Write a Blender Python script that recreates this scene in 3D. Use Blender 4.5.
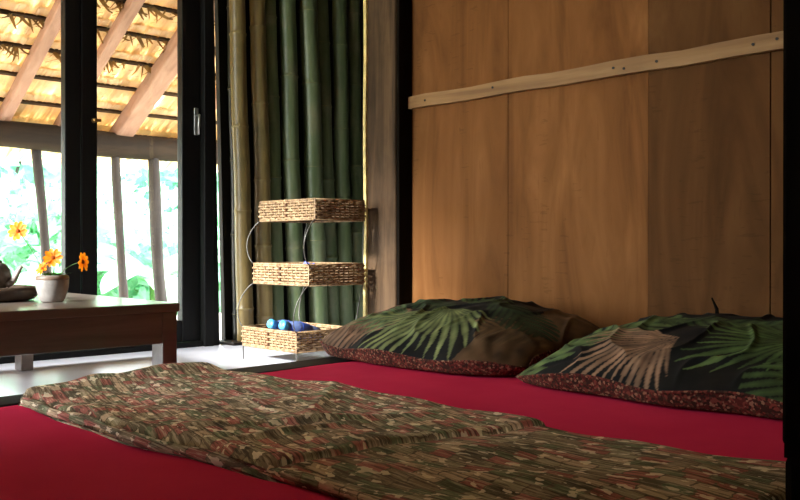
import bpy, math, random
import numpy as np
from mathutils import Vector, Matrix

S = bpy.context.scene
C = S.collection
for o in list(bpy.data.objects):
    bpy.data.objects.remove(o)
random.seed(7)
R = math.radians

# ------------------------------------------------------------------ camera
cam = bpy.data.cameras.new('camera')
cam.sensor_width = 36.0
cam.lens = 893 / 800 * 36.0
cam.clip_start = 0.02
cam_o = bpy.data.objects.new('camera', cam)
C.objects.link(cam_o)
cam_o.location = (0, 0, 0.44)
cam_o.rotation_euler = (R(90 - 0.257), 0, R(-43.248))
S.camera = cam_o

# ------------------------------------------------------------------ sky, sun, exposure
S.view_settings.view_transform = 'Standard'
S.view_settings.look = 'None'
S.view_settings.gamma = 1.0
S.view_settings.use_curve_mapping = False
S.view_settings.exposure = 2.08
S.cycles.use_denoising = True
S.cycles.max_bounces = 12
S.cycles.diffuse_bounces = 6
S.cycles.transparent_max_bounces = 16
S.cycles.transmission_bounces = 8
S.cycles.sample_clamp_indirect = 8
S.cycles.caustics_reflective = False
S.cycles.caustics_refractive = False

w = bpy.data.worlds.new('sky')
S.world = w
w.use_nodes = True
bg = w.node_tree.nodes['Background']
bg.inputs['Color'].default_value = (0.95, 0.98, 1.0, 1)
bg.inputs['Strength'].default_value = 4.8

sun = bpy.data.lights.new('sun', 'SUN')
sun.energy = 4.4
sun.angle = R(9)
sun.color = (1.0, 0.985, 0.98)
sun_o = bpy.data.objects.new('sun', sun)
C.objects.link(sun_o)
# low hazy sun from the left, through the window in the left wall
sun_o.rotation_euler = Vector((1.0, -0.012, -0.48)).to_track_quat('-Z', 'Y').to_euler()


def portal(loc, rot, sx, sy):
    l = bpy.data.lights.new('window_portal', 'AREA')
    l.shape = 'RECTANGLE'
    l.size, l.size_y = sx, sy
    l.cycles.is_portal = True
    o = bpy.data.objects.new('window_portal', l)
    C.objects.link(o)
    o.location = loc
    o.rotation_euler = rot
    return o


portal((1.2, 3.56, 0.98), (R(-90), 0, 0), 1.7, 1.95)
portal((-1.31, 2.89, 1.11), (0, R(-90), 0), 2.2, 1.02)


# ------------------------------------------------------------------ helpers
def lin(c):
    return tuple(((v / 255) / 12.92 if v / 255 <= .04045 else ((v / 255 + .055) / 1.055) ** 2.4) for v in c[:3])


class MB:
    def __init__(s):
        s.v, s.f = [], []

    def box(s, x0, x1, y0, y1, z0, z1):
        n = len(s.v)
        s.v += [(x0, y0, z0), (x1, y0, z0), (x1, y1, z0), (x0, y1, z0), (x0, y0, z1), (x1, y0, z1), (x1, y1, z1), (x0, y1, z1)]
        s.f += [tuple(n + i for i in q) for q in ((0, 3, 2, 1), (4, 5, 6, 7), (0, 1, 5, 4), (1, 2, 6, 5), (2, 3, 7, 6), (3, 0, 4, 7))]
        return s

    def hexa(s, pts):
        n = len(s.v)
        s.v += [tuple(p) for p in pts]
        s.f += [tuple(n + i for i in q) for q in ((0, 3, 2, 1), (4, 5, 6, 7), (0, 1, 5, 4), (1, 2, 6, 5), (2, 3, 7, 6), (3, 0, 4, 7))]
        return s

    def tube(s, path, rad, sides=8, closed=False, flat=1.0):
        P = [Vector(p) for p in path]
        m = len(P)
        if not hasattr(rad, '__len__'):
            rad = [rad] * m
        n = len(s.v)
        prev = None
        for i in range(m):
            if closed:
                t = P[(i + 1) % m] - P[i - 1]
            else:
                t = P[min(i + 1, m - 1)] - P[max(i - 1, 0)]
            t.normalize()
            if prev is None:
                ref = Vector((0, 0, 1)) if abs(t.z) < .9 else Vector((1, 0, 0))
                a = t.cross(ref).normalized()
            else:
                a = (prev - t * prev.dot(t)).normalized()
            prev = a
            b = t.cross(a)
            for k in range(sides):
                an = 2 * math.pi * k / sides
                s.v.append(tuple(P[i] + a * math.cos(an) * rad[i] + b * math.sin(an) * rad[i] * flat))
        for i in range(m if closed else m - 1):
            j = (i + 1) % m
            for k in range(sides):
                k2 = (k + 1) % sides
                s.f.append((n + i * sides + k, n + i * sides + k2, n + j * sides + k2, n + j * sides + k))
        if not closed:
            s.f.append(tuple(n + k for k in reversed(range(sides))))
            s.f.append(tuple(n + (m - 1) * sides + k for k in range(sides)))
        return s

    def lathe(s, prof, sides=32, c=(0, 0, 0)):
        n = len(s.v)
        for (r, z) in prof:
            for k in range(sides):
                an = 2 * math.pi * k / sides
                s.v.append((c[0] + r * math.cos(an), c[1] + r * math.sin(an), c[2] + z))
        for i in range(len(prof) - 1):
            for k in range(sides):
                k2 = (k + 1) % sides
                s.f.append((n + i * sides + k, n + i * sides + k2, n + (i + 1) * sides + k2, n + (i + 1) * sides + k))
        s.f.append(tuple(n + k for k in reversed(range(sides))))
        s.f.append(tuple(n + (len(prof) - 1) * sides + k for k in range(sides)))
        return s

    def build(s, name, mat, parent=None, smooth=False, bevel=0, kind=None):
        me = bpy.data.meshes.new(name)
        me.from_pydata(s.v, [], s.f)
        me.update()
        return link(name, me, mat, parent, smooth, bevel, kind)


def link(name, me, mat, parent=None, smooth=False, bevel=0, kind=None):
    o = bpy.data.objects.new(name, me)
    C.objects.link(o)
    if mat:
        me.materials.append(mat)
    if smooth:
        me.polygons.foreach_set('use_smooth', [True] * len(me.polygons))
    if parent:
        o.parent = parent
    if bevel:
        b = o.modifiers.new('bevel', 'BEVEL')
        b.width = bevel
        b.segments = 2
        b.limit_method = 'ANGLE'
    if kind:
        o['kind'] = kind
    return o


def empty(name, loc=(0, 0, 0), rot=(0, 0, 0)):
    o = bpy.data.objects.new(name, None)
    o.empty_display_size = .05
    C.objects.link(o)
    o.location = loc
    o.rotation_euler = rot
    return o


def tag(o, label, cat, group=None, kind=None):
    o['label'] = label
    if cat:
        o['category'] = cat
    if group:
        o['group'] = group
    if kind:
        o['kind'] = kind
    return o


def struct(o, label=None):
    o['kind'] = 'structure'
    if label:
        o['label'] = label
    return o


class NT:
    """small helper for node materials"""
    def __init__(s, name):
        s.m = bpy.data.materials.new(name)
        s.m.use_nodes = True
        s.t = s.m.node_tree
        s.p = s.t.nodes['Principled BSDF']
        s.out = s.t.nodes['Material Output']

    def n(s, typ, **kw):
        nd = s.t.nodes.new(typ)
        for k, v in kw.items():
            if k in nd.inputs.keys():
                nd.inputs[k].default_value = v
            else:
                setattr(nd, k, v)
        return nd

    def l(s, a, b):
        s.t.links.new(a, b)

    def coords(s, scale=(1, 1, 1), rot=(0, 0, 0), kind='Object'):
        tc = s.n('ShaderNodeTexCoord')
        mp = s.n('ShaderNodeMapping')
        mp.inputs['Scale'].default_value = scale
        mp.inputs['Rotation'].default_value = rot
        s.l(tc.outputs[kind], mp.inputs['Vector'])
        return mp.outputs['Vector']

    def noise(s, vec, scale=5, detail=4, rough=.55, dist=0):
        nd = s.n('ShaderNodeTexNoise')
        nd.inputs['Scale'].default_value = scale
        nd.inputs['Detail'].default_value = detail
        nd.inputs['Roughness'].default_value = rough
        nd.inputs['Distortion'].default_value = dist
        s.l(vec, nd.inputs['Vector'])
        return nd.outputs['Fac']

    def ramp(s, fac, stops, interp='LINEAR'):
        r = s.n('ShaderNodeValToRGB')
        r.color_ramp.interpolation = interp
        e = r.color_ramp.elements
        while len(e) < len(stops):
            e.new(.5)
        for el, (p, c) in zip(e, stops):
            el.position = p
            el.color = (*lin(c), 1)
        s.l(fac, r.inputs['Fac'])
        return r.outputs['Color']

    def mix(s, a, b, fac, mode='MIX'):
        x = s.n('ShaderNodeMix', data_type='RGBA', blend_type=mode)
        for sock, v in ((x.inputs[6], a), (x.inputs[7], b), (x.inputs[0], fac)):
            if hasattr(v, 'is_linked'):
                s.l(v, sock)
            elif isinstance(v, (int, float)):
                sock.default_value = v
            else:
                sock.default_value = (*lin(v), 1)
        return x.outputs[2]

    def math(s, op, a, b=0.0):
        x = s.n('ShaderNodeMath', operation=op)
        for i, v in enumerate((a, b)):
            if hasattr(v, 'is_linked'):
                s.l(v, x.inputs[i])
            else:
                x.inputs[i].default_value = v
        return x.outputs[0]

    def bump(s, h, strength=.3, dist=.01):
        b = s.n('ShaderNodeBump')
        b.inputs['Strength'].default_value = strength
        b.inputs['Distance'].default_value = dist
        s.l(h, b.inputs['Height'])
        s.l(b.outputs['Normal'], s.p.inputs['Normal'])

    def col(s, c, rough=.6, spec=.4):
        if hasattr(c, 'is_linked'):
            s.l(c, s.p.inputs['Base Color'])
        else:
            s.p.inputs['Base Color'].default_value = (*lin(c), 1)
        s.p.inputs['Roughness'].default_value = rough
        s.p.inputs['Specular IOR Level'].default_value = spec
        return s.m


def plain(name, c, rough=.6, spec=.4, var=.25, scale=30, metal=0):
    t = NT(name)
    f = t.noise(t.coords(), scale, 3)
    lo = tuple(v * (1 - var) for v in c)
    hi = tuple(min(255, v * (1 + var * .5)) for v in c)
    t.p.inputs['Metallic'].default_value = metal
    return t.col(t.ramp(f, [(.3, lo), (.7, hi)]), rough, spec)


def wood(name, dark, mid, light, grain=(18, 18, 1.2), rough=.6, spec=.3, blot=2.0, bump=.25):
    """grain runs along the axis with the small scale"""
    t = NT(name)
    oi = t.n('ShaderNodeObjectInfo')
    tc = t.n('ShaderNodeTexCoord')
    off = t.n('ShaderNodeVectorMath', operation='SCALE')
    comb = t.n('ShaderNodeCombineXYZ')
    for k in range(3):
        t.l(oi.outputs['Random'], comb.inputs[k])
    t.l(comb.outputs[0], off.inputs[0])
    off.inputs['Scale'].default_value = 7.0
    ad = t.n('ShaderNodeVectorMath', operation='ADD')
    t.l(tc.outputs['Object'], ad.inputs[0])
    t.l(off.outputs[0], ad.inputs[1])
    mp = t.n('ShaderNodeMapping')
    mp.inputs['Scale'].default_value = grain
    t.l(ad.outputs[0], mp.inputs['Vector'])
    g = t.noise(mp.outputs['Vector'], 1.6, 6, .6, .6)
    c1 = t.ramp(g, [(.25, dark), (.5, mid), (.75, light)])
    b = t.noise(ad.outputs[0], blot, 3, .6)
    c2 = t.mix(c1, dark, t.math('MULTIPLY', t.math('SUBTRACT', b, .48), 2.2))
    t.bump(g, bump, .004)
    return t.col(c2, rough, spec)


# ------------------------------------------------------------------ materials
def plywood_mat(name, tint):
    t = NT(name)
    oi = t.n('ShaderNodeObjectInfo')
    tc = t.n('ShaderNodeTexCoord')
    # vertical figure (grain along z), wall lies in the y-z plane
    mp = t.n('ShaderNodeMapping')
    mp.inputs['Scale'].default_value = (1, 4.5, 0.9)
    t.l(tc.outputs['Object'], mp.inputs['Vector'])
    g = t.noise(mp.outputs['Vector'], 1.5, 5, .55, 1.3)
    k = tint
    c = t.ramp(g, [(.22, tuple(v * k for v in (88, 54, 28))), (.5, tuple(v * k for v in (122, 79, 43))), (.8, tuple(v * k for v in (146, 100, 58)))])
    # fine flecks
    mp2 = t.n('ShaderNodeMapping')
    mp2.inputs['Scale'].default_value = (1, 85, 8)
    t.l(tc.outputs['Object'], mp2.inputs['Vector'])
    f2 = t.noise(mp2.outputs['Vector'], 1.0, 4, .7)
    c = t.mix(c, tuple(v * k for v in (110, 68, 34)), t.math('MULTIPLY', t.math('GREATER_THAN', f2, .62), .30))
    # broad patches of wear
    b = t.noise(tc.outputs['Object'], 3.2, 4, .65, .4)
    c = t.mix(c, tuple(v * k for v in (120, 78, 42)), t.math('MULTIPLY', t.math('GREATER_THAN', b, .5), t.math('MULTIPLY', t.math('SUBTRACT', b, .5), 3.0)))
    # short horizontal saw scratches in columns
    mp3 = t.n('ShaderNodeMapping')
    mp3.inputs['Scale'].default_value = (1, 13, 95)
    t.l(tc.outputs['Object'], mp3.inputs['Vector'])
    f3 = t.noise(mp3.outputs['Vector'], 1.0, 2, .6)
    mp4 = t.n('ShaderNodeMapping')
    mp4.inputs['Scale'].default_value = (1, 9, 1.4)
    t.l(tc.outputs['Object'], mp4.inputs['Vector'])
    f4 = t.noise(mp4.outputs['Vector'], 1.0, 2, .5)
    sc = t.math('MULTIPLY', t.math('GREATER_THAN', f3, .62), t.math('GREATER_THAN', f4, .57))
    c = t.mix(c, tuple(v * k for v in (88, 56, 30)), t.math('MULTIPLY', sc, .3))
    t.bump(g, .08, .003)
    return t.col(c, .8, .08)


M = {}
M['ply'] = plywood_mat('plywood', 1.0)
M['ply_dark'] = plywood_mat('plywood_reddish', .76)
M['ply_edge'] = plywood_mat('plywood_falloff', .8)  # lower tint puts the daylight falloff at the right end into the colour
M['batten'] = wood('batten_wood', (112, 78, 46), (148, 110, 68), (170, 132, 88), (6, 1.0, 14), .65)
M['post'] = wood('weathered_post', (48, 35, 24), (80, 60, 42), (104, 80, 58), (16, 16, 1.4), .75, .15, 6)
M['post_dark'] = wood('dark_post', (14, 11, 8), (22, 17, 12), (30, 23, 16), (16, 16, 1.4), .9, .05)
M['lath'] = plain('pale_lath', (240, 214, 140), .6, .4, .15)
M['frame'] = wood('door_frame', (9, 8, 8), (15, 14, 13), (21, 19, 18), (20, 20, 1.2), .5, .2)
M['nail'] = plain('nail', (40, 28, 20), .6)
M['board_dark'] = wood('dark_board', (14, 13, 10), (22, 20, 15), (30, 27, 20), (12, 12, 1.0), .8, .2)
M['rail'] = wood('rail_wood', (16, 11, 9), (28, 20, 16), (40, 30, 24), (1.4, 16, 16), .55, .3)
M['table'] = wood('table_wood', (112, 98, 90), (134, 120, 110), (150, 136, 126), (1.2, 14, 14), .30, .5, 2, .1)
M['table'].node_tree.nodes['Principled BSDF'].inputs['Coat Weight'].default_value = .6
M['table'].node_tree.nodes['Principled BSDF'].inputs['Coat Roughness'].default_value = .22
M['shell'] = wood('room_boards', (110, 84, 58), (142, 112, 80), (164, 134, 98), (10, 10, 1), .8, .2)
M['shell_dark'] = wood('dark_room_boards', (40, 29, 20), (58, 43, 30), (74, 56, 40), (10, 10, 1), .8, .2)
M['matting'] = wood('ceiling_matting', (206, 188, 156), (226, 210, 180), (236, 222, 198), (12, 3, 12), .85, .2)
M['steel'] = plain('brushed_steel', (200, 200, 196), .35, .5, .1, 20, .9)
M['brass'] = plain('brass', (150, 112, 60), .4, .5, .1, 20, .8)
M['wire'] = plain('grey_wire', (96, 92, 86), .45, .5, .1, 20, .5)
M['pot'] = plain('stoneware', (158, 150, 144), .45, .5, .12, 40)
M['pot_rim'] = plain('stoneware_band', (128, 104, 88), .5, .5, .2, 60)
M['soil'] = plain('soil', (50, 36, 26), .95, .1)
M['stem'] = plain('stem_green', (70, 104, 46), .6)
M['teapot'] = plain('grey_teapot', (92, 88, 82), .45, .5, .45, 45)
M['tray'] = wood('dark_tray', (44, 34, 26), (66, 52, 42), (86, 70, 58), (10, 10, 3), .55, .3)
M['beam'] = wood('eave_beam', (30, 22, 16), (44, 33, 24), (58, 44, 32), (1, 12, 12), .8, .2)
M['pole'] = wood('grey_pole', (48, 43, 41), (66, 60, 58), (82, 75, 72), (14, 14, 1.5), .8, .2)
M['rafter'] = wood('rafter_wood', (134, 100, 84), (158, 122, 104), (176, 140, 122), (12, 3, 12), .8, .2)
M['slat'] = plain('lath_dark', (62, 44, 28), .8, .2)
M['earth'] = plain('earth', (168, 160, 120), .95, .1, .3, 2)
M['concrete'] = plain('veranda_slab', (206, 200, 190), .8, .2, .1, 4)
M['bottle_cap'] = plain('cap_blue', (70, 160, 225), .35, .5, .08)
M['packet'] = plain('packet_blue', (110, 120, 215), .4, .5, .1)


def floor_mat():
    t = NT('pale_floor')
    v = t.coords()
    n = t.noise(v, 3, 4)
    c = t.ramp(n, [(.3, (222, 220, 232)), (.7, (236, 235, 244))])
    t.bump(t.noise(t.coords((1.5, 20, 20)), 2, 3), .05, .004)
    return t.col(c, .32, .5)


M['floor'] = floor_mat()


def sheet_mat():
    t = NT('red_sheet')
    v = t.coords()
    n = t.noise(v, 4, 3)
    c = t.ramp(n, [(.3, (212, 44, 84)), (.7, (222, 54, 94))])
    wv = t.noise(v, 420, 2)
    t.bump(wv, .12, .002)
    return t.col(c, 1.0, .04)


M['sheet'] = sheet_mat()


def bamboo_mat(name, cols, blot):
    t = NT(name)
    oi = t.n('ShaderNodeObjectInfo')
    tc = t.n('ShaderNodeTexCoord')
    comb = t.n('ShaderNodeCombineXYZ')
    t.l(oi.outputs['Random'], comb.inputs[2])
    sc = t.n('ShaderNodeVectorMath', operation='SCALE')
    sc.inputs['Scale'].default_value = 9
    t.l(comb.outputs[0], sc.inputs[0])
    ad = t.n('ShaderNodeVectorMath', operation='ADD')
    t.l(tc.outputs['Object'], ad.inputs[0])
    t.l(sc.outputs[0], ad.inputs[1])
    mp = t.n('ShaderNodeMapping')
    mp.inputs['Scale'].default_value = (14, 14, 1.6)
    t.l(ad.outputs[0], mp.inputs['Vector'])
    n = t.noise(mp.outputs['Vector'], 1.0, 5, .6)
    c = t.ramp(n, [(.25, cols[0]), (.5, cols[1]), (.78, cols[2])])
    b = t.noise(ad.outputs[0], 5, 4, .6)
    c = t.mix(c, blot, t.math('MULTIPLY', t.math('GREATER_THAN', b, .52), t.math('MULTIPLY', t.math('SUBTRACT', b, .52), 3.5)))
    t.bump(n, .1, .002)
    return t.col(c, .42, .5)


M['bamboo_g'] = bamboo_mat('bamboo_green', ((64, 78, 48), (94, 108, 72), (132, 142, 108)), (136, 132, 102))
M['bamboo_b'] = bamboo_mat('bamboo_olive', ((84, 68, 36), (122, 102, 60), (156, 138, 92)), (92, 84, 52))
M['bamboo_d'] = bamboo_mat('bamboo_unlit', ((24, 28, 18), (34, 38, 24), (46, 48, 32)), (40, 36, 24))  # dark copy for the recessed culm, its shade put into the colours
M['node'] = plain('bamboo_node', (150, 140, 96), .6, .3, .3, 60)


def glass_mat():
    t = NT('window_glass')
    t.t.nodes.remove(t.p)
    tr = t.n('ShaderNodeBsdfTransparent')
    tr.inputs['Color'].default_value = (.96, .985, .98, 1)
    gl = t.n('ShaderNodeBsdfGlossy')
    gl.inputs['Roughness'].default_value = .02
    fr = t.n('ShaderNodeFresnel')
    fr.inputs['IOR'].default_value = 1.35
    mx = t.n('ShaderNodeMixShader')
    t.l(fr.outputs[0], mx.inputs[0])
    t.l(tr.outputs[0], mx.inputs[1])
    t.l(gl.outputs[0], mx.inputs[2])
    t.l(mx.outputs[0], t.out.inputs['Surface'])
    return t.m


M['glass'] = glass_mat()


def leaf_mat(name, c0, c1, trans=.45, rough=.5, tcol=None, scale=2.5):
    t = NT(name)
    n = t.noise(t.coords(), scale, 3)
    c = t.ramp(n, [(.3, c0), (.7, c1)])
    t.col(c, rough, .3)
    tl = t.n('ShaderNodeBsdfTranslucent')
    t.l(c, tl.inputs['Color'])
    mx = t.n('ShaderNodeMixShader')
    mx.inputs[0].default_value = trans
    t.l(t.p.outputs[0], mx.inputs[1])
    t.l(tl.outputs[0], mx.inputs[2])
    t.l(mx.outputs[0], t.out.inputs['Surface'])
    return t.m


M['leaf'] = [leaf_mat('foliage_fresh', (112, 176, 134), (168, 214, 176)),
             leaf_mat('foliage_pale', (140, 195, 170), (190, 225, 205)),
             leaf_mat('foliage_mid', (104, 168, 140), (160, 208, 182))]
M['thatch'] = leaf_mat('thatch_leaf', (216, 192, 150), (240, 226, 198), .5, .8, scale=9)
M['thatch_dark'] = leaf_mat('thatch_scrap', (84, 64, 38), (168, 128, 70), .3, .8, scale=12)
M['petal'] = leaf_mat('petal_orange', (240, 120, 6), (255, 158, 24), .35, .5, scale=40)
M['pleaf'] = leaf_mat('pot_leaf', (50, 110, 50), (90, 150, 70), .3)
M['flower_eye'] = plain('flower_eye', (150, 70, 10), .8, .2)


def wicker_mat():
    t = NT('wicker')
    n = t.noise(t.coords((60, 60, 60)), 1.0, 3)
    n2 = t.noise(t.coords((9, 9, 9)), 1.0, 2)
    c = t.ramp(n, [(.25, (92, 64, 42)), (.5, (146, 118, 84)), (.75, (186, 160, 122))])
    c = t.mix(c, (128, 92, 62), t.math('MULTIPLY', n2, .35))
    return t.col(c, .55, .4)


M['wicker'] = wicker_mat()
M['wicker_dark'] = plain('wicker_core', (84, 50, 28), .7, .2, .3, 60)


def bottle_mat():
    t = NT('bottle_plastic')
    t.p.inputs['Base Color'].default_value = (*lin((150, 175, 240)), 1)
    t.p.inputs['Roughness'].default_value = .12
    t.p.inputs['Transmission Weight'].default_value = .55
    t.p.inputs['IOR'].default_value = 1.3
    return t.m


M['bottle'] = bottle_mat()
M['bottle_label'] = plain('bottle_label', (70, 100, 205), .4, .4, .15, 60)


def ikat_mat(name, bw, rh, rot, shift, k=1.0):
    """woven blanket: rows of short blocks in brown, dull red, moss and tan with dark weft lines"""
    t = NT(name)
    tc = t.n('ShaderNodeTexCoord')
    mp = t.n('ShaderNodeMapping')
    mp.inputs['Rotation'].default_value = (0, 0, R(90) + rot)
    mp.inputs['Location'].default_value = (shift, shift * 1.7, 0)
    t.l(tc.outputs['UV'], mp.inputs['Vector'])
    wob = t.n('ShaderNodeTexNoise')
    wob.inputs['Scale'].default_value = 38
    wob.inputs['Detail'].default_value = 3
    t.l(mp.outputs['Vector'], wob.inputs['Vector'])
    sub = t.n('ShaderNodeVectorMath', operation='SUBTRACT')
    sub.inputs[1].default_value = (.5, .5, .5)
    t.l(wob.outputs['Color'], sub.inputs[0])
    scl = t.n('ShaderNodeVectorMath', operation='MULTIPLY')
    scl.inputs[1].default_value = (.034, .009, 0)
    t.l(sub.outputs[0], scl.inputs[0])
    add = t.n('ShaderNodeVectorMath', operation='ADD')
    t.l(mp.outputs['Vector'], add.inputs[0])
    t.l(scl.outputs[0], add.inputs[1])
    br = t.n('ShaderNodeTexBrick')
    br.offset = .37
    br.squash = .8
    br.squash_frequency = 3
    br.inputs['Color1'].default_value = (0, 0, 0, 1)
    br.inputs['Color2'].default_value = (1, 1, 1, 1)
    br.inputs['Scale'].default_value = 1.0
    br.inputs['Mortar Size'].default_value = rh * .07
    br.inputs['Mortar Smooth'].default_value = .3
    br.inputs['Brick Width'].default_value = bw
    br.inputs['Row Height'].default_value = rh
    t.l(add.outputs[0], br.inputs['Vector'])
    s = lambda c: tuple(v * k for v in c)
    c = t.ramp(br.outputs['Color'], [(0, s((112, 98, 80))), (.17, s((130, 80, 72))), (.33, s((92, 96, 74))), (.48, s((150, 130, 108))),
                                     (.62, s((84, 76, 62))), (.74, s((142, 92, 84))), (.88, s((126, 116, 94)))], 'CONSTANT')
    # threads within each block
    mp2 = t.n('ShaderNodeMapping')
    mp2.inputs['Scale'].default_value = (14, 150, 1)
    t.l(mp.outputs['Vector'], mp2.inputs['Vector'])
    st = t.noise(mp2.outputs['Vector'], 1.0, 3, .65)
    c = t.mix(c, s((170, 156, 136)), t.math('MULTIPLY', t.math('GREATER_THAN', st, .57), .40))
    c = t.mix(c, s((52, 42, 34)), t.math('MULTIPLY', t.math('LESS_THAN', st, .45), .62))
    # dark weft lines between rows, pale knots at random ends
    c = t.mix(c, s((44, 36, 29)), t.math('MULTIPLY', br.outputs['Fac'], .42))
    mp3 = t.n('ShaderNodeMapping')
    mp3.inputs['Scale'].default_value = (34, 52, 1)
    t.l(mp.outputs['Vector'], mp3.inputs['Vector'])
    sp_ = t.noise(mp3.outputs['Vector'], 1.0, 2, .5)
    c = t.mix(c, s((192, 180, 160)), t.math('MULTIPLY', t.math('GREATER_THAN', sp_, .61), .7))
    t.bump(st, .3, .003)
    return t.col(c, .85, .15)


M['ikat'] = ikat_mat('blanket_weave', .052, .027, 0, 0, 1.38)
M['ikat2'] = ikat_mat('blanket_weave_fold', .036, .023, .2, 3.3, 1.46)


def batik_mat():
    t = NT('batik_underside')
    v = t.coords((1, 1, 1))
    vo = t.n('ShaderNodeTexVoronoi')
    vo.inputs['Scale'].default_value = 190
    t.l(v, vo.inputs['Vector'])
    sep = t.n('ShaderNodeSeparateColor')
    t.l(vo.outputs['Color'], sep.inputs[0])
    c = t.ramp(sep.outputs[0], [(0, (92, 40, 34)), (.3, (124, 64, 52)), (.5, (60, 36, 28)), (.78, (150, 112, 88)), (.88, (84, 56, 42))], 'CONSTANT')
    return t.col(c, .85, .2)


M['batik'] = batik_mat()


def print_mat():
    t = NT('palm_print_cotton')
    at = t.n('ShaderNodeAttribute', attribute_name='print')
    n = t.noise(t.coords(), 500, 2)
    t.bump(n, .08, .001)
    c = t.mix(at.outputs['Color'], at.outputs['Color'], 0.0)
    return t.col(c, .75, .25)


M['print'] = print_mat()

# ================================================================== SETTING
# room shell: x -1.85 .. 3.35, y -1.6 .. 3.5, floor z = 0, ceiling z = 2.3
fl = MB().box(-1.35, 3.4, -1.65, 3.56, -.12, 0).build('floor', M['floor'])
struct(fl, 'pale smooth floor bright with daylight')
struct(MB().box(-1.35, 3.4, -1.65, 3.56, 2.3, 2.36).build('ceiling', M['matting']), 'pale woven matting ceiling')
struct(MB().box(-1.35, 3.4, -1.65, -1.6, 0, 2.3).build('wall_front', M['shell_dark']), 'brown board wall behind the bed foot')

wl = struct(empty('wall_left'), 'brown board wall with a tall glazed opening')
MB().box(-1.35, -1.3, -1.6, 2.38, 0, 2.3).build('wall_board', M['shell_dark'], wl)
MB().box(-1.35, -1.3, 3.4, 3.5, 0, 2.3).build('wall_board', M['shell'], wl)
MB().box(-1.35, -1.3, 2.38, 3.4, 2.22, 2.3).build('wall_board', M['shell'], wl)
win = struct(empty('window_1', (-1.325, 2.89, 0)), 'black framed glazing in the left wall')
MB().box(-.025, .025, -.51, -.46, 0, 2.22).build('jamb', M['frame'], win)
MB().box(-.025, .025, .46, .51, 0, 2.22).build('jamb', M['frame'], win)
MB().box(-.004, .004, -.46, .46, 0.02, 2.22).build('pane', M['glass'], win)
# added out-of-view screen at the bed foot, holds back left window light
struct(MB().box(-.46, -.42, -1.6, 2.28, 0, 1.1).build('light_screen', M['shell_dark']), 'unseen low brown board screen added at the bed foot to shape the window light')

# wall behind the plywood partition (closes the room behind the bamboo corner)
struct(MB().box(3.35, 3.4, -1.6, 3.5, 0, 2.3).build('wall_end', M['board_dark']), 'dark board wall beyond the bamboo')

# plywood wall to the right of the bed head
wr = struct(empty('wall_right', (2.36, 0, 0)), 'warm brown plywood wall behind the pillows')
seams = [(2.452, 1.9715, 'ply', 0), (1.970, 1.4320, 'ply', .0008), (1.4310, 1.064, 'ply_dark', .0004), (1.0615, .35, 'ply_edge', .002), (.346, -.6, 'ply', 0), (-.604, -1.6, 'ply', 0)]
for y1, y0, mk, dx in seams:
    MB().box(dx, dx + .03, y0, y1, 0, 2.3).build('panel', M[mk], wr, bevel=.0006)
MB().box(.03, .06, -1.6, 2.452, 0, 2.3).build('backing_board', M['board_dark'], wr)
# slightly uneven nailed batten
bt = MB()
ys = [2.462 - i * (2.462 + .3) / 24 for i in range(25)]
n0 = 0
for i, y in enumerate(ys):
    jz = .003 * math.sin(i * 1.7) + .002 * math.sin(i * 3.1)
    z0, z1 = .958 + jz * .6, 1.003 + jz
    bt.v += [(-.022, y, z0), (-.001, y, z0), (-.001, y, z1), (-.022, y, z1)]
    if i:
        a = (i - 1) * 4
        for k in range(4):
            k2 = (k + 1) % 4
            bt.f.append((a + k, a + 4 + k, a + 4 + k2, a + k2))
bt.f.append((0, 1, 2, 3))
e = len(bt.v) - 4
bt.f.append((e + 3, e + 2, e + 1, e))
bo = bt.build('batten', M['batten'], wr)
bo['label'] = 'pale nailed horizontal batten'
for y, z in ((2.35, .98), (2.02, .985), (1.537, .982), (1.50, .975), (1.39, .98), (1.10, .982), (1.035, .986), (.7, .98)):
    MB().tube([(-.0245, y, z), (-.02, y, z)], .0042, 8).build('nail', M['nail'], bo)

# corner post at the end of the plywood
cp = empty('corner_post', (2.285, 2.455, 0))
tag(cp, 'weathered brown square timber post between bamboo wall and plywood wall', 'post')
MB().box(0, .15, 0, .165, 0, 2.3).build('shaft', M['post'], cp, bevel=.006)
lt = MB()
for i in range(24):
    z = i * 2.3 / 23
    wv = .0025 * math.sin(i * .9)
    lt.v += [(-.010, .157 + wv, z), (.004, .157 + wv, z), (.004, .172 + wv, z), (-.010, .172 + wv, z)]
    if i:
        a = (i - 1) * 4
        for k in range(4):
            lt.f.append((a + k, a + (k + 1) % 4, a + 4 + (k + 1) % 4, a + 4 + k))
lo = lt.build('lath', M['lath'], cp)
lo['label'] = 'thin pale yellow lath on the post edge'
MB().box(.006, .075, -.014, -.001, 0, 2.3).build('shade_strip', M['post_dark'], cp, bevel=.003)  # near-black strip stands in for shade on this side of the post

# near post in the right of the frame
npst = empty('bed_post', (1.05, .340, 0))
tag(npst, 'near black square post cut by the right edge of the picture', 'post')
MB().box(0, .12, 0, .12, .205, 2.3).build('shaft', M['post_dark'], npst, bevel=.006)
MB().box(0.0, .13, -.01, .119, 0, .195).build('foot_block', M['post_dark'], npst, bevel=.012)
MB().box(.003, .117, .003, .117, .19, .21).build('neck', M['post_dark'], npst)

# ---------------------------------------------------------------- back wall: bamboo + door frame
wb = struct(empty('wall_back', (0, 3.42, 0)), 'wall of upright bamboo culms')


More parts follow.
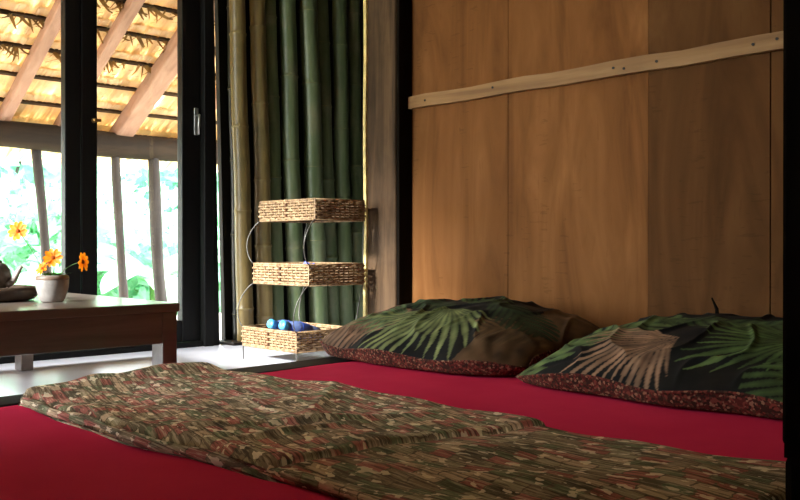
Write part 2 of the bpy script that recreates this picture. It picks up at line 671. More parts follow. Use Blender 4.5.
def culm(x_bot, x_top, ztop, r, y, mk, z0=0.0, seed=0):
    rnd = random.Random(seed)
    H = 2.3
    sl = (x_top - x_bot) / ztop
    seg = .30 + rnd.random() * .1
    nodes = []
    z = z0 - rnd.random() * seg
    while z < H:
        nodes.append(z)
        z += seg * (0.9 + .25 * rnd.random())
    zs = set()
    k = 0
    zz = z0
    while zz < H:
        zs.add(round(zz, 4))
        zz += .05
    zs.add(H)
    for nz in nodes:
        for d in (-.018, -.007, -.002, .002, .007, .02):
            if z0 < nz + d < H:
                zs.add(round(nz + d, 4))
    zs = sorted(zs)
    path, rad = [], []
    ph = rnd.random() * 6
    for z in zs:
        bow = .006 * math.sin(z * 2.1 + ph) + .002 * math.sin(z * 9 + ph)
        path.append((sl * z + bow, 0, z))
        b = 0
        for nz in nodes:
            d = z - nz
            if abs(d) < .03:
                b += .0032 * math.exp(-(d / .0065) ** 2) - .0016 * math.exp(-((d - .014) / .006) ** 2)
        rad.append(r * (1.02 - .04 * z) + b)
    o = MB().tube(path, rad, 20).build('bamboo_culm', M[mk], wb, smooth=True)
    o.location = (x_bot, y, 0)
    rn = []
    for nz in nodes:
        if .02 < nz < H - .02:
            bow = .006 * math.sin(nz * 2.1 + ph) + .002 * math.sin(nz * 9 + ph)
            rr = r * (1.02 - .04 * nz) + .0012
            MB().tube([(sl * nz + bow, 0, nz - .003), (sl * nz + bow, 0, nz), (sl * nz + bow, 0, nz + .003)], [rr, rr + .0022, rr], 20).build('node_ring', M['node'], o, smooth=True)
    return o


culms = [(2.250, 2.218, 1.545, .0370, 0, 'bamboo_b'), (2.364, 2.323, 1.565, .0375, .004, 'bamboo_b'), (2.454, 2.397, 1.579, .0315, .02, 'bamboo_g'),
         (2.546, 2.494, 1.597, .0405, .0, 'bamboo_g'), (2.678, 2.597, 1.616, .0450, -.012, 'bamboo_g'), (2.772, 2.703, 1.636, .0355, .01, 'bamboo_g'),
         (2.848, 2.803, 1.655, .0380, -.004, 'bamboo_g'), (2.927, 2.907, 1.675, .0345, .008, 'bamboo_g'), (3.034, 3.021, 1.696, .0400, 0, 'bamboo_g'),
         (3.125, 3.110, 1.7, .038, .0, 'bamboo_b'), (3.22, 3.205, 1.7, .040, .0, 'bamboo_g'), (3.305, 3.30, 1.7, .037, .0, 'bamboo_g')]
for i, (xb, xt, zt, r, y, mk) in enumerate(culms):
    culm(xb, xt, zt, r, y, mk, seed=20 + i)
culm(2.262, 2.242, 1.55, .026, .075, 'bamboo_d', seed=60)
# dark boards behind the culms; the left edge leans and leaves a slit of daylight beside the jamb
MB().hexa([(2.214, .10, 0), (3.35, .10, 0), (3.35, .13, 0), (2.214, .13, 0), (2.158, .10, 2.3), (3.35, .10, 2.3), (3.35, .13, 2.3), (2.158, .13, 2.3)]).build('backing_board', M['board_dark'], wb)
# sill under the bamboo
MB().box(2.16, 3.35, -.055, .12, -.001, .012).build('sill', M['rail'], wb, bevel=.003)
# lintel over the doors and the wall left of them
MB().box(-1.3, 2.2, .02, .12, 2.02, 2.3).build('lintel', M['frame'], wb)
MB().box(-1.3, .357, .02, .12, 0, 2.02).build('wall_board', M['shell'], wb)

# door jambs
tr = struct(empty('trim_1', (2.05, 3.44, 0)), 'black door jamb beside the bamboo')
MB().hexa([(.004, 0, 0), (.085, 0, 0), (.085, .09, 0), (.004, .09, 0), (.004, 0, 2.02), (.048, 0, 2.02), (.048, .09, 2.02), (.004, .09, 2.02)]).build('jamb', M['frame'], tr)
MB().box(-.0, .045, -.018, -.001, 0, 2.05).build('casing', M['frame'], tr, bevel=.003)
struct(MB().box(.36, 2.052, 3.44, 3.54, 0, .022).build('trim_2', M['frame'], bevel=.003), 'black door threshold')


def door(n, x0, x1, handle=None, latch=None):
    d = struct(empty('door_%d' % n, (x0, 3.48, .024)), 'black framed glass door %s' % ('beside the jamb with a silver lever', 'behind the table with the flower pot', 'left of the picture')[n - 1])
    wd = x1 - x0
    H = 1.99
    ls = .066
    rs = .088 if handle else .062
    MB().box(0, ls, -.02, .025, 0, H).build('stile', M['frame'], d, bevel=.004)
    MB().box(wd - rs, wd, -.02, .025, 0, H).build('stile', M['frame'], d, bevel=.004)
    MB().box(ls, wd - rs, -.018, .023, 0, .094).build('bottom_rail', M['frame'], d, bevel=.004)
    MB().box(ls, wd - rs, -.018, .023, H - .09, H).build('top_rail', M['frame'], d, bevel=.004)
    MB().box(ls - .005, wd - rs + .005, .0, .006, .09, H - .085).build('pane', M['glass'], d)
    if handle:
        h = MB().box(wd - .032, wd - .012, -.027, -.02, .90, 1.02).build('handle_plate', M['steel'], d, bevel=.004)
        MB().tube([(wd - .022, -.025, .985), (wd - .022, -.05, .985), (wd - .026, -.056, .97), (wd - .03, -.056, .90)], [.006, .006, .006, .005], 8).build('lever', M['steel'], h, smooth=True)
    if latch:
        h = MB().tube([(.05, -.021, .92), (.05, -.03, .92), (.05, -.04, .92)], [.010, .007, .009], 10).build('latch_knob', M['brass'], d, smooth=True)
        MB().box(.046, .072, -.043, -.038, .914, .926).build('latch_bar', M['brass'], h)
    return d


door(1, 1.514, 2.05, True, True)
door(2, .95, 1.51)
door(3, .36, .946)


# ================================================================== OUTSIDE
struct(MB().box(-25, 25, -20, 35, -.75, -.6).build('ground', M['earth']), 'pale earth of the garden')
struct(MB().box(-3, 5.5, 3.57, 5.45, -.2, -.03).build('veranda_floor', M['concrete']), 'pale veranda slab')

eb = MB()
ep = [(-2 + i * .35, 5.2 + .01 * math.sin(i), 1.065 + .008 * math.sin(i * 1.3)) for i in range(22)]
bm_ = eb.tube(ep, [.078 + .004 * math.sin(i * 2.2) for i in range(22)], 14).build('eave_beam', M['beam'], None, smooth=True)
tag(bm_, 'brown round log beam along the thatched eave', 'beam')

for i, (xt, xb, r, ph, lab) in enumerate(((2.015, 2.10, .026, .4, 'thin grey veranda pole behind the flower pot'), (2.497, 2.56, .026, 1.5, 'slim pale grey veranda pole, middle of three'), (2.742, 2.83, .036, 2.6, 'thickest grey veranda pole nearest the bamboo'))):
    pth = []
    rad = []
    for k in range(20):
        z = -.6 + k * 1.62 / 19
        f = (1.02 - z) / 1.62
        pth.append((xt + (xb - xt) * f * 1.1 + .010 * math.sin(z * 4 + ph), 5.2 + .006 * math.sin(z * 7), z))
        rad.append(r * (1 + .12 * f + .06 * math.sin(z * 8 + ph)))
    p = MB().tube(pth, rad, 12).build('veranda_pole', M['pole'], None, smooth=True)
    tag(p, lab, 'pole', 'veranda poles')

# thatched veranda roof, falling outwards at 30 degrees
roof = empty('thatched_roof', (2.0, 5.35, 1.10))
roof.rotation_euler = (R(-30), 0, 0)
tag(roof, 'straw coloured thatched veranda roof seen from below', 'roof')
# local frame: +y outward/down the slope (0 at the eave), -y up the slope, +z outside
UP = 2.35
for (x, wdt, dp) in ((1.47, .06, .06), (1.818, .066, .06), (2.150, .062, .06), (2.53, .115, .085), (2.98, .066, .06), (3.4, .066, .06), (1.1, .066, .06), (.7, .066, .06)):
    MB().box(x - wdt / 2 - 2, x + wdt / 2 - 2, -UP, .02, -dp, 0).build('rafter', M['rafter'], roof, bevel=.008)
rnd = random.Random(3)
nc = 10
step = .225
for i in range(nc):
    y_top = -.06 - i * step
    sl = MB().box(-2.6, 2.8, y_top - .010, y_top + .010, .002, .018).build('lath', M['slat'], roof)
    mb = MB()
    x = -2.6
    while x < 2.8:
        wdt = .02 + rnd.random() * .022
        for layer in range(2):
            L = .38 + rnd.random() * .06
            z0 = .012 + layer * .012
            sk = (rnd.random() - .5) * .04
            cz = .045 + layer * .012 + rnd.random() * .008
            xx = x + (rnd.random() - .5) * .012
            tw = (rnd.random() - .5) * .010
            n = len(mb.v)
            for (f, ww) in ((-.16, 1.0), (.25, 1.05), (.65, .95), (1.0, .45)):
                yy = y_top + f * L
                zz = z0 + (cz - z0) * max(f, 0) ** .8
                mb.v += [(xx - wdt * ww * .62 + sk * f, yy, zz - tw), (xx + sk * f, yy, zz + .004), (xx + wdt * ww * .62 + sk * f, yy, zz + tw)]
            for q in range(3):
                a = n + q * 3
                mb.f += [(a, a + 1, a + 4, a + 3), (a + 1, a + 2, a + 5, a + 4)]
        x += wdt
    mb.build('thatch_course', M['thatch'], roof, kind='stuff')
    if i >= 3:
        # ragged dry leaf scraps hanging below the upper courses
        mb = MB()
        for k in range(190):
            xx = -1.4 + rnd.random() * 3.2
            L = .05 + rnd.random() * .09
            wdt = .004 + rnd.random() * .009
            a = rnd.uniform(-1.3, 1.3)
            n = len(mb.v)
            dx, dy = math.sin(a), math.cos(a)
            zc = -.01 - rnd.random() * .03
            for f in (0, .35, .7, 1.0):
                c_ = (xx + dx * L * f, y_top + dy * L * f * .8, .0 + zc * math.sin(f * 2.4))
                ww = wdt * (1 - f * .75)
                mb.v += [(c_[0] - dy * ww, c_[1] + dx * ww, c_[2]), (c_[0] + dy * ww, c_[1] - dx * ww, c_[2] + .006)]
            for q in range(3):
                b_ = n + q * 2
                mb.f.append((b_, b_ + 1, b_ + 3, b_ + 2))
        mb.build('leaf_scraps', M['thatch_dark'], roof, kind='stuff')


# shrubs and trees beyond the veranda
def leafy(name, loc, rx, ry, h, n, size, mat, seed, label, cat, trunk=False, group='shrubs beyond the veranda'):
    rg = np.random.default_rng(seed)
    root = empty(name, loc)
    tag(root, label, cat, group)
    c = rg.normal(size=(n, 3))
    c /= np.linalg.norm(c, axis=1)[:, None]
    rr = rg.random(n) ** .45
    lump = 1 + .25 * np.sin(c[:, 0] * 5 + seed) * np.sin(c[:, 2] * 4 + seed * 2)
    p = c * (rr * lump)[:, None] * np.array([rx, ry, h * .5])
    p[:, 2] += h * .55
    V, F = [], []
    for k in range(n):
        d = Vector(rg.normal(size=3)) + Vector(c[k]) * .8 + Vector((0, 0, -.3))
        d.normalize()
        sdir = d.cross(Vector(rg.normal(size=3))).normalized()
        L = size * (.6 + .8 * rg.random())
        wd = L * .26
        P = Vector(p[k])
        a = len(V)
        nrm = d.cross(sdir) * (L * .12)
        V += [tuple(P), tuple(P + d * L * .45 + sdir * wd), tuple(P + d * L - nrm), tuple(P + d * L * .45 - sdir * wd), tuple(P + d * L * .5 + nrm)]
        F += [(a, a + 1, a + 4), (a + 1, a + 2, a + 4), (a + 2, a + 3, a + 4), (a + 3, a, a + 4)]
    me = bpy.data.meshes.new('foliage')
    me.from_pydata(V, [], F)
    link('foliage', me, mat, root, kind='stuff')
    mb = MB()
    for k in range(6 if not trunk else 9):
        an = k * 1.05 + seed
        e_ = Vector((math.cos(an) * rx * .6, math.sin(an) * ry * .6, h * (.6 + .25 * math.sin(k * 2.1))))
        mb.tube([(0, 0, 0), tuple(e_ * .4 + Vector((0, 0, h * .08))), tuple(e_)], [.035 if trunk else .02, .02, .006], 6)
    mb.build('branches', M['pole'], root, smooth=True)
    return root


def banana(loc, h, seed, label):
    rg = random.Random(seed)
    root = empty('banana_plant', loc)
    tag(root, label, 'banana plant', 'banana plants in the garden')
    MB().tube([(0, 0, 0), (.02, 0, h * .3), (0, .02, h * .55)], [.07, .06, .04], 10).build('stalk', M['stem'], root, smooth=True)
    for k in range(9):
        an = k * 2.4 + seed
        L = h * (.55 + .2 * rg.random())
        up = .5 + .5 * rg.random()
        mb = MB()
        N = 9
        for i in range(N + 1):
            f = i / N
            c_ = Vector((math.cos(an) * L * f, math.sin(an) * L * f, h * .5 + L * (up * f - .75 * f * f)))
            sd = Vector((-math.sin(an), math.cos(an), 0))
            wd = .14 * math.sin(math.pi * min(1, f * .93 + .07)) ** .7 + .005
            mb.v += [tuple(c_ - sd * wd - Vector((0, 0, wd * .35))), tuple(c_), tuple(c_ + sd * wd - Vector((0, 0, wd * .35)))]
            if i:
                a = (i - 1) * 3
                mb.f += [(a, a + 1, a + 4, a + 3), (a + 1, a + 2, a + 5, a + 4)]
        mb.build('leaf', M['leaf'][0], root, smooth=True)


leafy('garden_shrub', (2.7, 7.3, -.6), .75, .6, 1.5, 1500, .17, M['leaf'][0], 1, 'fresh green shrub seen through the left glass door', 'shrub')
leafy('garden_shrub', (4.0, 7.6, -.6), .8, .6, 1.4, 1500, .17, M['leaf'][1], 2, 'pale green shrub seen through the right glass door', 'shrub')
leafy('garden_shrub', (5.2, 8.0, -.6), .8, .7, 1.5, 1500, .18, M['leaf'][0], 3, 'light green shrub right of the thickest veranda pole', 'shrub')
leafy('garden_tree', (3.4, 10.5, -.6), 1.5, 1.2, 2.8, 2000, .28, M['leaf'][1], 4, 'hazy pale tree far behind the left glass door', 'tree', True, 'garden trees')
leafy('garden_tree', (6.3, 11.0, -.6), 1.5, 1.2, 2.6, 2000, .28, M['leaf'][2], 5, 'hazy mid green tree far behind the right glass door', 'tree', True, 'garden trees')
leafy('garden_tree', (1.2, 9.5, -.6), 1.4, 1.2, 2.2, 1000, .26, M['leaf'][2], 6, 'hazy green tree left of the left glass door', 'tree', True, 'garden trees')
banana((3.55, 6.7, -.6), 1.5, 2, 'broad leaved banana plant behind the middle veranda pole')
banana((2.2, 6.6, -.6), 1.3, 5, 'broad leaved banana plant behind the orange flowers')

# ================================================================== BED
ang = R(3.0)
bed = empty('bed_platform', (1.27, 1.27, 0), (0, 0, ang))
tag(bed, 'low dark wooden bed platform around the red mattress', 'bed')
# local: x along bed length (head at +x), y across
MB().box(-1.06, 1.0, -.76, .74, 0, .03).build('slab', M['rail'], bed)
MB().box(-1.12, 1.0, .775, .895, 0, .092).build('side_rail', M['rail'], bed, bevel=.006)
MB().box(-1.12, 1.0, -.79, -.765, 0, .07).build('side_rail', M['rail'], bed, bevel=.006)
MB().box(-1.12, -1.07, -.762, .772, 0, .07).build('foot_rail', M['rail'], bed, bevel=.006)

# mattress under a red sheet: rounded slab with gentle unevenness
def mattress():
    nx, ny = 90, 66
    x0, x1, y0, y1 = -1.06, .985, -.755, .765
    V, F = [], []

    def edge(t):  # rounded top edge
        return min(1.0, t / .03)
    for i in range(nx + 1):
        for j in range(ny + 1):
            u, v = i / nx, j / ny
            x, y = x0 + (x1 - x0) * u, y0 + (y1 - y0) * v
            d = min(x - x0, x1 - x, y - y0, y1 - y)
            drop = .022 * (1 - min(1, d / .05)) ** 2
            z = .1 - drop + .0025 * math.sin(x * 5 + 1) * math.sin(y * 4) + .0012 * math.sin(x * 17 + y * 11)
            V.append((x, y, z))
    idx = lambda i, j: i * (ny + 1) + j
    for i in range(nx):
        for j in range(ny):
            F.append((idx(i, j), idx(i + 1, j), idx(i + 1, j + 1), idx(i, j + 1)))
    ring = [idx(i, 0) for i in range(nx + 1)] + [idx(nx, j) for j in range(1, ny + 1)] + [idx(i, ny) for i in range(nx - 1, -1, -1)] + [idx(0, j) for j in range(ny - 1, 0, -1)]
    b = len(V)
    for r in ring:
        V.append((V[r][0], V[r][1], .031))
    m = len(ring)
    for k in range(m):
        F.append((ring[k], b + k, b + (k + 1) % m, ring[(k + 1) % m])[::-1])
    F.append(tuple(b + k for k in range(m))[::-1])
    me = bpy.data.meshes.new('mattress')
    me.from_pydata(V, [], F)
    o = link('mattress', me, M['sheet'], None, smooth=True)
    o.location = (1.27, 1.27, 0)
    o.rotation_euler = (0, 0, ang)
    tag(o, 'flat mattress under a plain crimson red sheet', 'mattress')


mattress()


# ---------------------------------------------------------------- folded blanket
def interp(x, pts):
    for (a, b), (c, d) in zip(pts, pts[1:]):
        if x <= c:
            f = max(0, (x - a) / (c - a))
            f = f * f * (3 - 2 * f)
            return b + (d - b) * f
    return pts[-1][1]


def blanket_height(x, y):
    # wrinkles over the folded stack
    h = .0035 * math.sin(9 * x + 5.5 * y) + .0025 * math.sin(23 * y + 6 * math.sin(7 * x)) + .0018 * math.sin(31 * x - 13 * y)
    # hump along the far end, sunk behind it
    h += .012 * math.exp(-((y - 1.98 - .12 * (x - .95)) / .05) ** 2) - .005 * math.exp(-((y - 1.78) / .10) ** 2)
    # creases near the middle
    h += .010 * math.exp(-(((y - 1.27) + .5 * (x - .95)) / .014) ** 2) * math.exp(-((x - .96) / .16) ** 2)
    h += .007 * math.exp(-(((y - 1.20) + .1 * (x - .95)) / .012) ** 2) * math.exp(-((x - .9) / .12) ** 2)
    h += .006 * math.exp(-(((y - 1.36) - .9 * (x - 1.05)) / .016) ** 2) * math.exp(-((x - 1.12) / .12) ** 2)
    h += .005 * math.exp(-(((x - 1.02) - .25 * (y - 1.5)) / .012) ** 2) * math.exp(-((y - 1.55) / .2) ** 2)
    return h


def sheet(name, mat, parent, x_near, x_far, y_lo, y_hi, base, thick, nx, ny, tuck):
    """cloth between curves x_near(y) and x_far(y); y from y_lo(q) to y_hi(q)"""
    V, F, UV = [], [], []
    for i in range(nx + 1):
        q = i / nx
        for j in range(ny + 1):
            p = j / ny
            y = y_lo(q) + (y_hi(q) - y_lo(q)) * p
            xn, xf = x_near(y), x_far(y)
            x = xn + (xf - xn) * q
            z = base + thick + blanket_height(x, y)
            for d in (x - xn, xf - x, (y_hi(q) - y), (y - y_lo(q))):
                tt = .022
                if d < tt:
                    z -= (thick * tuck) * (1 - math.sqrt(max(0, 1 - (1 - d / tt) ** 2)))
            V.append((x, y, z))
            UV.append((x, y))
    idx = lambda i, j: i * (ny + 1) + j
    for i in range(nx):
        for j in range(ny):
            F.append((idx(i, j), idx(i + 1, j), idx(i + 1, j + 1), idx(i, j + 1)))
    ring = [idx(i, 0) for i in range(nx + 1)] + [idx(nx, j) for j in range(1, ny + 1)] + [idx(i, ny) for i in range(nx - 1, -1, -1)] + [idx(0, j) for j in range(ny - 1, 0, -1)]
    b = len(V)
    for r in ring:
        V.append((V[r][0], V[r][1], base - .002))
        UV.append((V[r][0] + .02, V[r][1] + .02))
    m = len(ring)
    for k in range(m):
        F.append((ring[k], b + k, b + (k + 1) % m, ring[(k + 1) % m])[::-1])
    F.append(tuple(b + k for k in range(m))[::-1])
    me = bpy.data.meshes.new(name)
    me.from_pydata(V, [], F)
    uv = me.uv_layers.new(name='UVMap')
    for lp in me.loops:
        uv.data[lp.index].uv = UV[lp.vertex_index]
    return link(name, me, mat, parent, smooth=True)


blk = empty('folded_blanket', (0, 0, 0))
tag(blk, 'folded brown, red and moss patterned woven blanket lying across the red sheet', 'blanket')
xn = lambda y: interp(y, [(.4, .775), (.83, .757), (1.14, .738), (1.53, .705), (1.96, .715), (2.1, .74)]) + .004 * math.sin(y * 21)
xf = lambda y: interp(y, [(.4, 1.325), (1.04, 1.305), (1.55, 1.285), (2.066, 1.225), (2.1, 1.22)]) + .003 * math.sin(y * 17)
yhi = lambda q: 1.955 + .115 * q ** .8
sheet('base_layer', M['ikat'], blk, xn, xf, lambda q: .50, yhi, .101, .018, 60, 170, .95)
fo = sheet('top_fold', M['ikat2'], blk, lambda y: xn(y) + .005, lambda y: xf(y) - .006,
           lambda q: 1.0 + .03 * math.sin(q * 3.1) - .02 * q + .06 * (1 - q) ** 2, lambda q: yhi(q) - .008, .112, .018, 60, 120, .8)
fo['label'] = 'upper fold with a finer, paler weave'
# rolled under-fold peeping out along the near edge
mb = MB()
mb.tube([(xn(y) + .006 + .006 * math.sin(y * 13), y, .111 + .002 * math.sin(y * 9)) for y in [.5 + i * .024 for i in range(61)]], [.010 + .002 * math.sin(i * .7) for i in range(61)], 10)
o = mb.build('rolled_edge', M['ikat'], blk, smooth=True)
uv = o.data.uv_layers.new(name='UVMap')
for lp in o.data.loops:
    c_ = o.data.vertices[lp.vertex_index].co
    uv.data[lp.index].uv = (c_.x + c_.z * 1.3, c_.y)


# ---------------------------------------------------------------- pillows
def sstep(a, b, x):
    t = np.clip((x - a) / (b - a), 0, 1)
    return t * t * (3 - 2 * t)


def paint_frond(col, X, Y, ox, oy, ang, L, W, nl, c_hi, c_lo, sweep=.9, curve=0.0):
    """feather palm leaf: rachis from (ox, oy) along ang, leaflets on both sides"""
    dx, dy = X - ox, Y - oy
    a = dx * math.cos(ang) + dy * math.sin(ang)
    b = -dx * math.sin(ang) + dy * math.cos(ang)
    b = b - curve * a * a
    ab = np.abs(b)
    root = a - ab * sweep                   # where this leaflet leaves the rachis
    f = root / L
    wid = W * np.sin(np.pi * np.clip(f * .9 + .1, 0, 1)) ** .6
    ins = (f > 0) & (f < 1) & (ab < wid)
    ph = f * nl + np.sign(b) * .25
    fr = np.abs((ph % 1) - .5) * 2          # 0 mid-leaflet, 1 gap
    tip = ab / np.maximum(wid, 1e-4)
    lim = .93 - .5 * tip ** 3
    on = ins & (fr < lim)
    sh = np.clip(1 - fr * .8 - .25 * tip, 0, 1)[..., None]
    c = np.array(lin(c_lo)) * (1 - sh) + np.array(lin(c_hi)) * sh
    col[on] = c[on]
    rc = (a > 0) & (a < L) & (ab < .005)
    col[rc] = np.array(lin(c_hi)) * .8


def paint_fan(col, X, Y, ox, oy, a0, a1, L, nl, c_hi, c_lo, seed=0, bend=0.0):
    """fan palm leaf: leaflets radiate from (ox, oy) between a0 and a1"""
    dx, dy = X - ox, Y - oy
    r = np.hypot(dx, dy)
    th = np.arctan2(dy, dx) + bend * r
    u = ((th - a0) % (2 * np.pi)) / (a1 - a0)
    k = np.floor(u * nl)
    fr = np.abs((u * nl % 1) - .5) * 2
    Lk = L * (.72 + .28 * np.sin(k * 2.7 + seed) ** 2) * (.75 + .25 * np.sin(np.pi * np.clip(u, 0, 1)))
    t = r / Lk
    lim = np.where(t < .55, .96, .96 - .9 * ((t - .55) / .45))
    on = (u > 0) & (u < 1) & (t < 1) & (fr < lim)
    sh = np.clip(1 - fr * .75 - .35 * np.abs(t - .55), 0, 1)[..., None]
    c = (np.array(lin(c_lo)) * (1 - sh) + np.array(lin(c_hi)) * sh) * (.72 + .4 * np.sin(k * 5.3 + seed) ** 2)[..., None]
    col[on] = c[on]


def smooth_noise(X, Y, seed, f0, n=7):
    rg = np.random.default_rng(seed)
    z = np.zeros_like(X)
    for k in range(n):
        a = rg.random() * 6.28
        f = f0 * (.6 + 1.2 * rg.random())
        z += np.sin((X * math.cos(a) + Y * math.sin(a)) * f + rg.random() * 6.28)
    return z / n


def pillow(label, loc, rotz, L, W, T, painter, seed, tilt=0.0, roll=0.0, Wc=.2):
    root = empty('pillow', loc, (0, 0, rotz))
    tag(root, label, 'pillow', 'palm print pillows at the bed head')
    nu, nv = 240, 170
    u = np.linspace(-1, 1, nu + 1)[:, None] * np.ones((1, nv + 1))
    v = np.linspace(-1, 1, nv + 1)[None, :] * np.ones((nu + 1, 1))
    # outline: corners drawn out, sides drawn in
    X = L * u * (1 - .07 * (1 - v ** 2) * np.abs(u) ** 3)
    Y = v * (Wc + (W - Wc) * np.clip(1 - u ** 2, 0, 1) ** .5) + .006 * np.sin(u * 9 + seed) * np.abs(v) ** 3
    e = np.clip((1 - np.abs(u) ** 3.0), 0, 1) ** .6 * np.clip((1 - np.abs(v) ** 2.2), 0, 1) ** .8
    wr = smooth_noise(X, Y, seed, 20) * .014 + smooth_noise(X, Y, seed + 5, 55) * .0055
    ridge = 1 - np.abs(smooth_noise(X, Y * .7, seed + 9, 26, 5)) * 4
    wr = wr + .009 * np.clip(ridge, 0, 1) ** 2
    # pulls running in from the corners
    for sx in (-1, 1):
        for sy in (-1, 1):
            d = np.hypot((X - sx * L), (Y - sy * W))
            an = np.arctan2(Y - sy * W, X - sx * L)
            wr = wr + .010 * np.sin(an * 17 + seed) * np.exp(-(d / .16) ** 2) * sstep(0, .05, d)
    seam = .042 + (v + 1) * .5 * tilt * (1 - .6 * np.abs(u) ** 3) + u * roll
    corner = (np.abs(u) ** 6 * np.abs(v) ** 6)
    seam = seam - .02 * corner + .007 * np.sin(u * 7 + seed * 1.3) * np.abs(v)
    top = seam + T * e + wr * np.minimum(1, e * 1.6)
    bot = np.maximum(seam - .15 * e ** .7 + wr * .6 * e, 0.002 + .004 * (1 - e))
    col = np.zeros(X.shape + (3,))
    painter(col, X, Y)
    col *= (.80 + .55 * smooth_noise(X, Y, seed + 40, 70, 9) + .25 * smooth_noise(X, Y, seed + 41, 190, 9)).clip(.35, 1.4)[..., None]
    for nm, Z, mt in (('printed_panel', top, M['print']), ('underside_panel', bot, M['batik'])):
        verts = np.stack([X, Y, Z], -1).reshape(-1, 3)
        i, j = np.meshgrid(np.arange(nu), np.arange(nv), indexing='ij')
        q = i * (nv + 1) + j
        faces = np.stack([q, q + nv + 1, q + nv + 2, q + 1], -1).reshape(-1, 4)
        if nm != 'printed_panel':
            faces = faces[:, ::-1]
        me = bpy.data.meshes.new(nm)
        me.from_pydata(verts.tolist(), [], faces.tolist())
        if nm == 'printed_panel':
            at = me.color_attributes.new('print', 'FLOAT_COLOR', 'POINT')
            c4 = np.concatenate([col.reshape(-1, 3), np.ones((col.size // 3, 1))], 1).astype(np.float32)
            at.data.foreach_set('color', c4.ravel())
        o = link(nm, me, mt, root, smooth=True)
        o['label'] = 'black cotton printed with green palm leaves' if nm == 'printed_panel' else 'red brown speckled batik underside'
    # piping along the seam
    ring = [(i_, 0) for i_ in range(0, nu, 4)] + [(nu, j_) for j_ in range(0, nv, 4)] + [(i_, nv) for i_ in range(nu, 0, -4)] + [(0, j_) for j_ in range(nv, 0, -4)]
    MB().tube([(X[a, b], Y[a, b], max(.006, seam[a, b])) for a, b in ring], .0035, 6, closed=True).build('seam_piping', M['batik'], root, smooth=True)
    return root


BLK = lin((20, 20, 21))
GHI, GLO = (108, 126, 82), (42, 58, 38)
YHI, YLO = (150, 160, 104), (50, 66, 40)
THI, TLO = (160, 124, 100), (96, 70, 54)


def paint1(col, X, Y):
    col[:] = BLK
    n = smooth_noise(X, Y, 3, 30)
    col[X + .04 * n < -.24] = np.array(lin((104, 76, 60)))
    col[X + .04 * n > .25] = np.array(lin((98, 72, 48)))
    paint_frond(col, X, Y, -.40, .0, -.75, .36, .14, 10, THI, TLO)
    paint_frond(col, X, Y, -.37, -.12, -.15, .24, .10, 8, THI, TLO)
    paint_frond(col, X, Y, -.33, .12, -.45, .34, .07, 11, (66, 88, 58), (28, 40, 28))
    paint_fan(col, X, Y, -.13, -.08, 2.5, 5.0, .24, 13, (120, 142, 98), GLO, 1, .8)
    paint_frond(col, X, Y, .38, -.02, -2.4, .2, .09, 7, (116, 90, 60), (70, 52, 36))
    paint_fan(col, X, Y, .02, -.05, 3.55, 6.3, .36, 20, YHI, YLO, 2, .7)
    paint_fan(col, X, Y, .03, .03, .3, 2.6, .22, 13, (84, 104, 62), (40, 54, 34), 4)
    paint_frond(col, X, Y, .10, .05, -.35, .26, .09, 10, (58, 74, 46), (30, 38, 26))


def paint2(col, X, Y):
    col[:] = BLK
    n = smooth_noise(X, Y, 9, 26)
    paint_frond(col, X, Y, -.42, -.30, .88, .48, .10, 10, (120, 142, 88), (48, 66, 42))
    paint_fan(col, X, Y, -.04, -.11, 2.7, 4.9, .30, 19, (186, 148, 120), (110, 80, 62), 2, -1.2)
    paint_frond(col, X, Y, -.16, .02, .10, .42, .07, 13, (78, 98, 60), (32, 42, 28))
    paint_fan(col, X, Y, .21, -.04, 2.55, 5.4, .28, 19, (104, 132, 76), (40, 58, 38), 3, .8)
    paint_fan(col, X, Y, .24, .06, .0, 2.6, .2, 14, (84, 106, 62), (36, 50, 32), 5)
    paint_frond(col, X, Y, .38, .0, -1.9, .34, .12, 11, (96, 122, 70), (40, 56, 36))


pillow('palm print pillow near the wicker baskets, partly behind its neighbour', (1.985, 1.86, .099), R(-90), .41, .315, .076, paint1, 11, .085, 0, .17)
p2 = pillow('palm print pillow nearest the black post, with a tan fan leaf', (1.985, 1.02, .099), R(-88), .40, .305, .070, paint2, 23, .085, 0.0, .25)
# twisted dark cloth tip sticking up behind it
mb = MB().tube([(-.13, .27, .09), (-.135, .29, .14), (-.142, .30, .17), (-.157, .302, .20)], [.008, .007, .005, .002], 8)
mb.build('cloth_tie', M['post_dark'], p2, smooth=True)

# ================================================================== LOW TABLE AND ITS THINGS
tb = empty('low_table', (.46, 2.715, 0))
tag(tb, 'long low brown wooden table in front of the glass doors', 'table')
X0, X1, Y0, Y1 = .12, .76, -.535, .535
MB().box(X0 - .006, X1 + .004, Y0 - .008, Y1 + .008, .262, .286).build('table_top', M['table'], tb, bevel=.003)
MB().box(X0, X1 - .043, Y0 + .002, Y0 + .024, .178, .262).build('apron', M['table'], tb, bevel=.002)
MB().box(X0, X1 - .043, Y1 - .024, Y1 - .002, .178, .262).build('apron', M['table'], tb, bevel=.002)
MB().box(X1 - .024, X1 - .002, Y0 + .06, Y1 - .06, .178, .262).build('apron', M['table'], tb, bevel=.002)
MB().box(X0 + .002, X0 + .024, Y0 + .06, Y1 - .06, .178, .262).build('apron', M['table'], tb, bevel=.002)
for lx in (X0, X1 - .044):
    for ly in (Y0, Y1 - .06):
        MB().box(lx, lx + .044, ly, ly + .06, 0, .262).build('leg', M['table'], tb, bevel=.003)

